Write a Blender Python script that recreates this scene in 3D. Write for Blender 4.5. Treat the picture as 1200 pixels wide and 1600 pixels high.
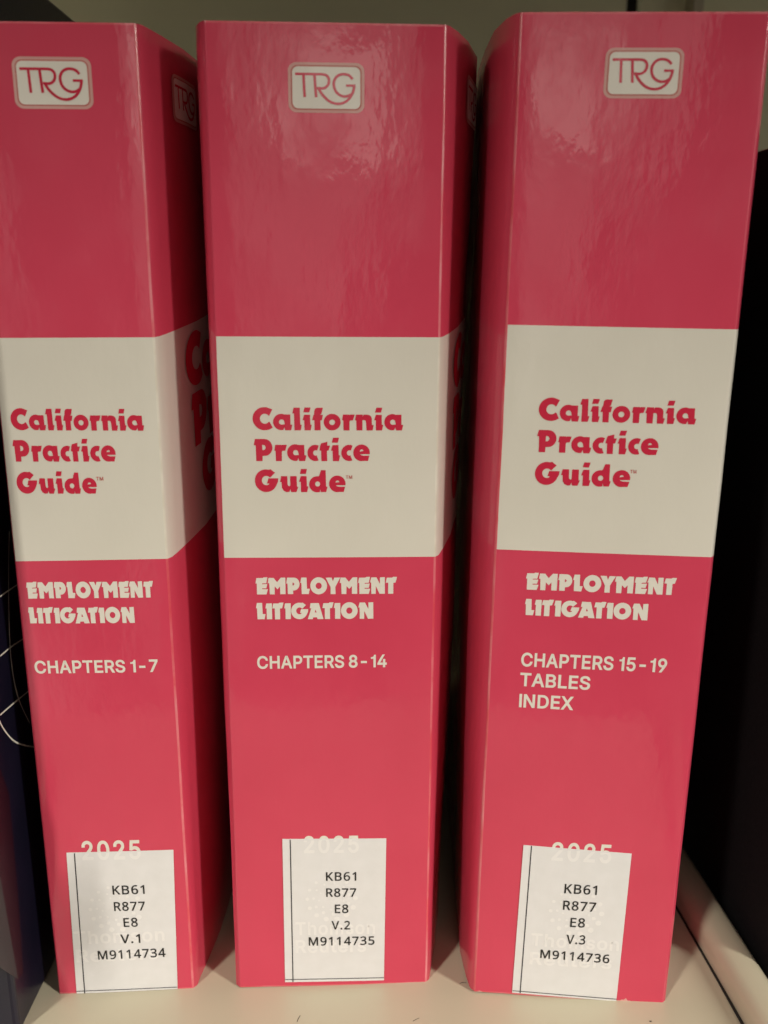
import bpy, math, random, json
from math import sin, cos, pi, radians, atan2, hypot
from mathutils import Vector, Matrix, noise

for o in list(bpy.data.objects): bpy.data.objects.remove(o)
SC = bpy.context.scene
COL = SC.collection
rnd = random.Random(7)

# ------------------------------------------------------------------ camera
PITCH, ROLL, DIST, HC, FPX = 0.246977, -0.0062807, 0.241569, 0.2110595, 1450.0
fw = Vector((0, cos(PITCH), -sin(PITCH))); up = Vector((0, sin(PITCH), cos(PITCH))); rt = Vector((1, 0, 0))
r2 = rt*cos(ROLL) + up*sin(ROLL); u2 = -rt*sin(ROLL) + up*cos(ROLL)
cd = bpy.data.cameras.new('camera'); cam = bpy.data.objects.new('camera', cd); COL.objects.link(cam)
M3 = Matrix((r2, u2, -fw)).transposed()
cam.matrix_world = Matrix.Translation((0, -DIST, HC)) @ M3.to_4x4()
cd.sensor_fit = 'VERTICAL'; cd.sensor_height = 24.0; cd.lens = 24.0*FPX/1600.0
cd.clip_start = 0.01; cd.clip_end = 50
cd.dof.use_dof = True; cd.dof.focus_distance = 0.262; cd.dof.aperture_fstop = cd.lens/2.6
SC.camera = cam

# ------------------------------------------------------------------ world, lamps, exposure
W = bpy.data.worlds.new('World'); SC.world = W; W.use_nodes = True
wn = W.node_tree; bg = wn.nodes['Background']
# dim aisle: soft uneven surroundings (shelves, walls, floor) of a library stack
tcw = wn.nodes.new('ShaderNodeTexCoord'); nz = wn.nodes.new('ShaderNodeTexNoise'); nz.inputs['Scale'].default_value = 3.4; nz.inputs['Detail'].default_value = 3
mpw = wn.nodes.new('ShaderNodeMapping'); mpw.inputs['Scale'].default_value = (1, 1, .45)
wn.links.new(tcw.outputs['Generated'], mpw.inputs['Vector']); wn.links.new(mpw.outputs['Vector'], nz.inputs['Vector'])
rmp = wn.nodes.new('ShaderNodeValToRGB'); rmp.color_ramp.elements[0].position = .555; rmp.color_ramp.elements[1].position = .60
rmp.color_ramp.elements[0].color = (.04, .036, .03, 1); rmp.color_ramp.elements[1].color = (1.9, 1.75, 1.55, 1)
wn.links.new(nz.outputs['Fac'], rmp.inputs['Fac']); wn.links.new(rmp.outputs['Color'], bg.inputs['Color'])
bg.inputs['Strength'].default_value = 0.42

def area_lamp(name, loc, target, sx, sy, power, col, spin=0.0):
    ld = bpy.data.lights.new(name, 'AREA'); ld.shape = 'RECTANGLE'; ld.size = sx; ld.size_y = sy
    ld.energy = power; ld.color = col
    o = bpy.data.objects.new(name, ld); COL.objects.link(o)
    o.location = loc
    d = Vector(target) - Vector(loc)
    o.rotation_euler = d.to_track_quat('-Z', 'Y').to_euler()
    return o
WARM = (1.0, 0.925, 0.81)
area_lamp('aisle_lamp', (-0.72, -1.08, 1.17), (-.02, 0, .1), 0.12, 1.1, 21, WARM)
area_lamp('aisle_lamp', (1.30, -1.03, 1.08), (0.0, 0, .1), 0.14, 1.0, 33.5, WARM)
area_lamp('aisle_lamp', (0.10, -5.5, 1.20), (0, 0, .2), 0.7, 0.6, 2.4, WARM)
SC.view_settings.view_transform = 'Standard'; SC.view_settings.look = 'None'
SC.view_settings.exposure = 0.0; SC.view_settings.gamma = 1.0; SC.view_settings.use_curve_mapping = False
SC.cycles.use_denoising = True
SC.cycles.max_bounces = 8
SC.cycles.sample_clamp_indirect = 4

# ------------------------------------------------------------------ materials
def mat(name, col, rough=.5, spec=.5, bumps=(), mottle=None, coat=0.0, coat_rough=.1, rough_var=0.0):
    m = bpy.data.materials.new(name); m.use_nodes = True
    n = m.node_tree; N = n.nodes; L = n.links
    b = N['Principled BSDF']
    b.inputs['Base Color'].default_value = (*col, 1); b.inputs['Roughness'].default_value = rough
    b.inputs['Specular IOR Level'].default_value = spec
    b.inputs['Coat Weight'].default_value = coat; b.inputs['Coat Roughness'].default_value = coat_rough
    tc = N.new('ShaderNodeTexCoord')
    if mottle:
        c2, sc, lo, hi = mottle
        t = N.new('ShaderNodeTexNoise'); t.inputs['Scale'].default_value = sc; t.inputs['Detail'].default_value = 5
        L.new(tc.outputs['Object'], t.inputs['Vector'])
        mr = N.new('ShaderNodeMapRange'); mr.inputs['From Min'].default_value = lo; mr.inputs['From Max'].default_value = hi
        L.new(t.outputs['Fac'], mr.inputs['Value'])
        mx = N.new('ShaderNodeMix'); mx.data_type = 'RGBA'
        mx.inputs['A'].default_value = (*col, 1); mx.inputs['B'].default_value = (*c2, 1)
        L.new(mr.outputs['Result'], mx.inputs['Factor']); L.new(mx.outputs['Result'], b.inputs['Base Color'])
    if rough_var:
        t = N.new('ShaderNodeTexNoise'); t.inputs['Scale'].default_value = 45; t.inputs['Detail'].default_value = 4
        L.new(tc.outputs['Object'], t.inputs['Vector'])
        mr = N.new('ShaderNodeMapRange'); mr.inputs['From Min'].default_value = .3; mr.inputs['From Max'].default_value = .7
        mr.inputs['To Min'].default_value = rough - rough_var; mr.inputs['To Max'].default_value = rough + rough_var
        L.new(t.outputs['Fac'], mr.inputs['Value']); L.new(mr.outputs['Result'], b.inputs['Roughness'])
    if coat:
        t = N.new('ShaderNodeTexNoise'); t.inputs['Scale'].default_value = 55; t.inputs['Detail'].default_value = 6
        L.new(tc.outputs['Object'], t.inputs['Vector'])
        mr = N.new('ShaderNodeMapRange'); mr.inputs['From Min'].default_value = .42; mr.inputs['From Max'].default_value = .66
        mr.inputs['To Min'].default_value = coat_rough*.7; mr.inputs['To Max'].default_value = coat_rough*3.2
        L.new(t.outputs['Fac'], mr.inputs['Value']); L.new(mr.outputs['Result'], b.inputs['Coat Roughness'])
    prev = None
    for (sc, dist, strength, stretch) in bumps:
        mp = N.new('ShaderNodeMapping'); mp.inputs['Scale'].default_value = stretch
        L.new(tc.outputs['Object'], mp.inputs['Vector'])
        t = N.new('ShaderNodeTexNoise'); t.inputs['Scale'].default_value = sc; t.inputs['Detail'].default_value = 2
        L.new(mp.outputs['Vector'], t.inputs['Vector'])
        bp = N.new('ShaderNodeBump'); bp.inputs['Distance'].default_value = dist; bp.inputs['Strength'].default_value = strength
        L.new(t.outputs['Fac'], bp.inputs['Height'])
        if prev: L.new(prev.outputs['Normal'], bp.inputs['Normal'])
        prev = bp
    if prev:
        L.new(prev.outputs['Normal'], b.inputs['Normal'])
        L.new(prev.outputs['Normal'], b.inputs['Coat Normal'])
    return m

FILM = ((20, .004, .22, (1, 1, .6)), (120, .0008, .17, (1, 1, .45)), (620, .00014, .26, (1, 1, .5)))   # lifted laminate + orange peel
RED = mat('laminated_red_board', (.605, .056, .108), .45, .12, FILM, ((.57, .048, .096), 30, .35, .7), .8, .07)
CREAM = mat('laminated_white_board', (.67, .65, .58), .45, .12, FILM, ((.64, .62, .55), 30, .35, .7), .8, .07)
INK_RED = mat('red_ink', (.54, .022, .058), .45, .12, FILM, None, .8, .07)
INK_WHITE = mat('white_ink', (.72, .695, .63), .36, .5, FILM, None, .5, .15)
RIM_PINK = mat('pale_pink_ink', (.60, .33, .30), .36, .5, FILM, None, .5, .15)
LINE_PINK = mat('dull_red_ink', (.48, .12, .11), .4)
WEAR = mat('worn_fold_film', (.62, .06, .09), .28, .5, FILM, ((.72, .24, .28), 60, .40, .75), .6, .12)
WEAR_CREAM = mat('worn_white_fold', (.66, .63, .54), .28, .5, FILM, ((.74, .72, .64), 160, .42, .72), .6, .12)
PAPER = mat('white_label_paper', (.71, .71, .725), .62, .35, ((900, .00006, .4, (1, 1, 1)),), ((.68, .68, .69), 220, .35, .7))
GHOST = mat('print_showing_through', (.765, .76, .765), .62, .35)
BLACK_INK = mat('black_ink', (.012, .012, .013), .55)
BLUE_BLACK = mat('rule_ink', (.02, .021, .03), .55)
PAGES = mat('page_edges', (.62, .58, .48), .8, .2, ((900, .0002, .6, (1, .03, .03)),))
BOARD = mat('grey_board_edge', (.30, .26, .22), .8)
STEEL = mat('beige_enamel_steel', (.50, .465, .35), .30, .5, ((350, .00008, .35, (1, 1, 1)), (12, .002, .2, (1, 1, 1))), ((.48, .44, .33), 9, .35, .7))
STEEL_BACK = mat('beige_back_panel_paint', (.76, .75, .53), .45, .4, ((500, .00008, .3, (1, 1, 1)),))
DARK = mat('dark_slot', (.01, .009, .008), .8)
NAVY = mat('navy_cover', (.006, .006, .016), .32, .4, ((600, .0001, .3, (1, 1, 1)),), ((.010, .008, .022), 40, .35, .7))
MAROON = mat('maroon_print', (.017, .004, .010), .4, .4)
CHARCOAL = mat('charcoal_print', (.035, .036, .038), .45, .4)
SILVER = mat('pale_line_print', (.75, .72, .64), .45)
CLOTH = mat('black_book_cloth', (.004, .004, .005), .8, .15, ((2600, .0001, .7, (1, 1, 1)),), ((.007, .0065, .008), 900, .4, .6))
CHIP = mat('chipped_pale_board', (.70, .36, .33), .6)
SPECK = mat('dark_speck', (.06, .05, .04), .8)

# ------------------------------------------------------------------ object helpers
def tag(o, label=None, cat=None, group=None, kind=None):
    if label: o['label'] = label
    if cat: o['category'] = cat
    if group: o['group'] = group
    if kind: o['kind'] = kind
    return o
def mesh_obj(name, verts, faces, mats, parent=None, midx=None, smooth=False):
    me = bpy.data.meshes.new(name); me.from_pydata([tuple(v) for v in verts], [], faces)
    for m in (mats if isinstance(mats, (list, tuple)) else [mats]): me.materials.append(m)
    if midx: me.polygons.foreach_set('material_index', midx)
    if smooth: me.polygons.foreach_set('use_smooth', [True]*len(me.polygons))
    me.update()
    o = bpy.data.objects.new(name, me); COL.objects.link(o)
    if parent: o.parent = parent
    return o
def empty(name, loc, rot=(0, 0, 0)):
    o = bpy.data.objects.new(name, None); COL.objects.link(o); o.location = loc; o.rotation_euler = rot
    o.empty_display_size = .02
    return o
def box(x0, x1, y0, y1, z0, z1, V, F):
    b = len(V)
    V += [(x0,y0,z0),(x1,y0,z0),(x1,y1,z0),(x0,y1,z0),(x0,y0,z1),(x1,y0,z1),(x1,y1,z1),(x0,y1,z1)]
    F += [(b,b+3,b+2,b+1),(b+4,b+5,b+6,b+7),(b,b+1,b+5,b+4),(b+1,b+2,b+6,b+5),(b+2,b+3,b+7,b+6),(b+3,b,b+4,b+7)]
def bevel(o, w, seg=3):
    m = o.modifiers.new('bevel', 'BEVEL'); m.width = w; m.segments = seg; m.limit_method = 'ANGLE'; m.angle_limit = radians(40)
    return o

# ------------------------------------------------------------------ lettering: 2-D outlines
def arc(cx, cy, rx, ry, a0, a1, n=26):
    return [(cx + rx*cos(radians(a0+(a1-a0)*i/n)), cy + ry*sin(radians(a0+(a1-a0)*i/n))) for i in range(n+1)]
def sc(p, k): return [(x*k, y*k) for x, y in p]
K = 1.538
# poster face: each glyph is a list of (outline, [holes]); lower-case set has cap height 332, capitals 235
LOW = {
 'C': [(arc(172,167,172,167,-51,-282,40)+[(285,302),(240,212)]+arc(175,167,70,72,38,322,30)+[(245,120),(288,34)], [])],
 'a': [(arc(117,120,117,118,-76,-285,34)+[(160,229),(247,229),(249,82),(275,82),(257,0),(172,0),(160,47)], [arc(122,120,38,38,20,290,20)+[(168,87)]])],
 'l': [([(20,327),(108,327),(113,82),(135,82),(118,0),(28,0),(25,244),(0,244)], [])],
 'i': [([(32,330),(118,330),(100,260),(13,260)], []), ([(25,227),(110,227),(113,82),(133,82),(115,0),(27,0),(25,147),(0,147)], [])],
 'f': [([(157,327),(75,327),(52,318),(37,298),(27,227),(20,225),(0,147),(32,147),(35,0),(122,0),(119,144),(142,147),(157,225),(117,227),(137,242)], [])],
 'o': [(arc(122,120,122,120,0,350,40), [arc(122,118,42,40,0,345,24)])],
 'r': [([(14,230),(102,230),(107,222),(117,230),(182,230),(157,147),(122,145),(110,138),(107,127),(107,0),(20,0),(17,147),(0,147)], [])],
 'n': [([(17,230),(112,230),(112,200),(127,230),(180,230),(212,222),(234,202),(245,175),(247,79),(272,79),(255,0),(167,0),(162,110),(155,140),(132,152),(109,147),(109,0),(24,0),(19,145),(0,145)], [])],
 'P': [(sc([(14,203),(100,203)]+arc(100,125,75,78,75,-75,20)+[(82,47),(80,0),(22,0),(19,145),(0,145)],K), [sc([(80,150),(80,100),(100,103),(111,116),(112,130),(102,146)],K)])],
 'c': [(sc(arc(75,75,75,75,-67,-295,30)+[(88,88)]+arc(78,75,25,25,60,300,16)+[(88,43)],K), [])],
 't': [(sc([(16,163),(76,178),(73,143),(100,143),(86,96),(70,96),(73,0),(18,0),(16,96),(0,96),(8,143)],K), [])],
 'e': [(sc(arc(78,76,78,77,-9,282,40)+[(138,1),(152,49),(95,49),(72,55),(65,63)],K), [sc([(60,88),(66,103),(80,109),(92,104),(98,93)],K)])],
 'G': [(sc([(221,128),(216,92)]+arc(105,105,105,105,-20,-285,40)+[(148,212),(191,180),(143,133)]+arc(108,107,43,43,42,300,22)+[(135,80),(113,80),(128,128)],K), [])],
 'u': [(sc([(13,148),(70,148),(72,70),(80,57),(90,55),(97,62),(97,148),(158,148),(160,50),(173,50),(153,0),(105,0),(98,28),(88,2),(60,0),(35,12),(18,40),(15,93),(0,93)],K), [])],
 'd': [(sc(arc(75,72,75,75,-70,-278,30)+[(94,150),(113,203),(156,203),(160,50),(173,50),(160,0),(110,0),(103,28)],K), [sc(arc(80,75,24,24,0,345,18),K)])],
}
CAP = {
 'E': [([(15,230),(105,230),(120,240),(173,240),(155,158),(95,155),(95,143),(170,146),(155,86),(95,86),(95,73),(177,73),(155,0),(18,0),(18,155),(0,155)], [])],
 'M': [([(13,232),(83,232),(133,172),(188,235),(253,235),(253,2),(176,2),(176,112),(138,72),(98,112),(96,0),(26,0),(21,157),(0,157)], [])],
 'P': [([(13,235),(113,235)]+arc(112,145,79,90,70,-80,20)+[(98,52),(98,3),(21,3),(18,152),(0,152)], [[(91,165),(91,125),(105,127),(118,145),(105,163)]])],
 'L': [([(15,235),(90,235),(95,77),(135,77),(120,3),(18,3),(15,160),(0,160)], [])],
 'O': [(arc(121,118,121,120,0,350,40), [arc(121,118,44,45,0,345,24)])],
 'Y': [([(0,232),(85,232),(105,180),(125,232),(210,232),(140,102),(142,0),(70,0),(70,102)], [])],
 'N': [([(20,232),(95,232),(145,140),(145,232),(215,235),(218,0),(140,0),(85,112),(85,0),(20,0),(18,162),(0,162)], [])],
 'T': [([(15,227),(90,227),(105,238),(163,238),(140,157),(110,155),(110,0),(35,0),(35,157),(0,157)], [])],
 'I': [([(15,228),(95,228),(95,2),(18,2),(18,157),(0,157)], [])],
 'G': [([(x*1.12, y*1.12) for x, y in [(221,128),(216,92)]+arc(105,105,105,105,-20,-285,40)+[(148,212),(191,180),(143,133)]+arc(108,107,43,43,42,300,22)+[(135,80),(113,80),(128,128)]], [])],
 'A': [([(42,228),(162,228),(227,0),(142,0),(132,27),(77,25),(72,0),(0,0),(52,155),(30,155)], [[(112,138),(102,95),(130,95)]])],
}
WORDS = {   # glyph, left edge ; total span, cap height
 'California': (LOW, [('C',50),('a',343),('l',620),('i',765),('f',903),('o',1070),('r',1335),('n',1520),('i',1797),('a',1945)], 332),
 'Practice': (LOW, [('P',58),('r',354),('a',538),('c',830),('t',1003),('i',1169),('c',1318),('e',1492)], 312),
 'Guide': (LOW, [('G',80),('u',441),('i',718),('d',864),('e',1153)], 312),
 'EMPLOYMENT': (CAP, [('E',85),('M',262),('P',527),('L',730),('O',873),('Y',1095),('M',1298),('E',1563),('N',1735),('T',1965)], 235),
 'LITIGATION': (CAP, [('L',95),('I',230),('T',330),('I',500),('G',600),('A',838),('T',1050),('I',1215),('O',1318),('N',1570)], 235),
}
def word_polys(w):
    face, seq, cap = WORDS[w]
    P = []
    for g, x in seq:
        for out, holes in face[g]:
            P.append(([(px+x, py) for px, py in out], [[(px+x, py) for px, py in h] for h in holes]))
    x0 = min(p[0] for o_, _ in P for p in o_); x1 = max(p[0] for o_, _ in P for p in o_)
    f = lambda p: ((p[0]-x0)/cap, p[1]/cap)
    return [([f(p) for p in o_], [[f(p) for p in h] for h in hs]) for o_, hs in P], (x1-x0)/cap

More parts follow.
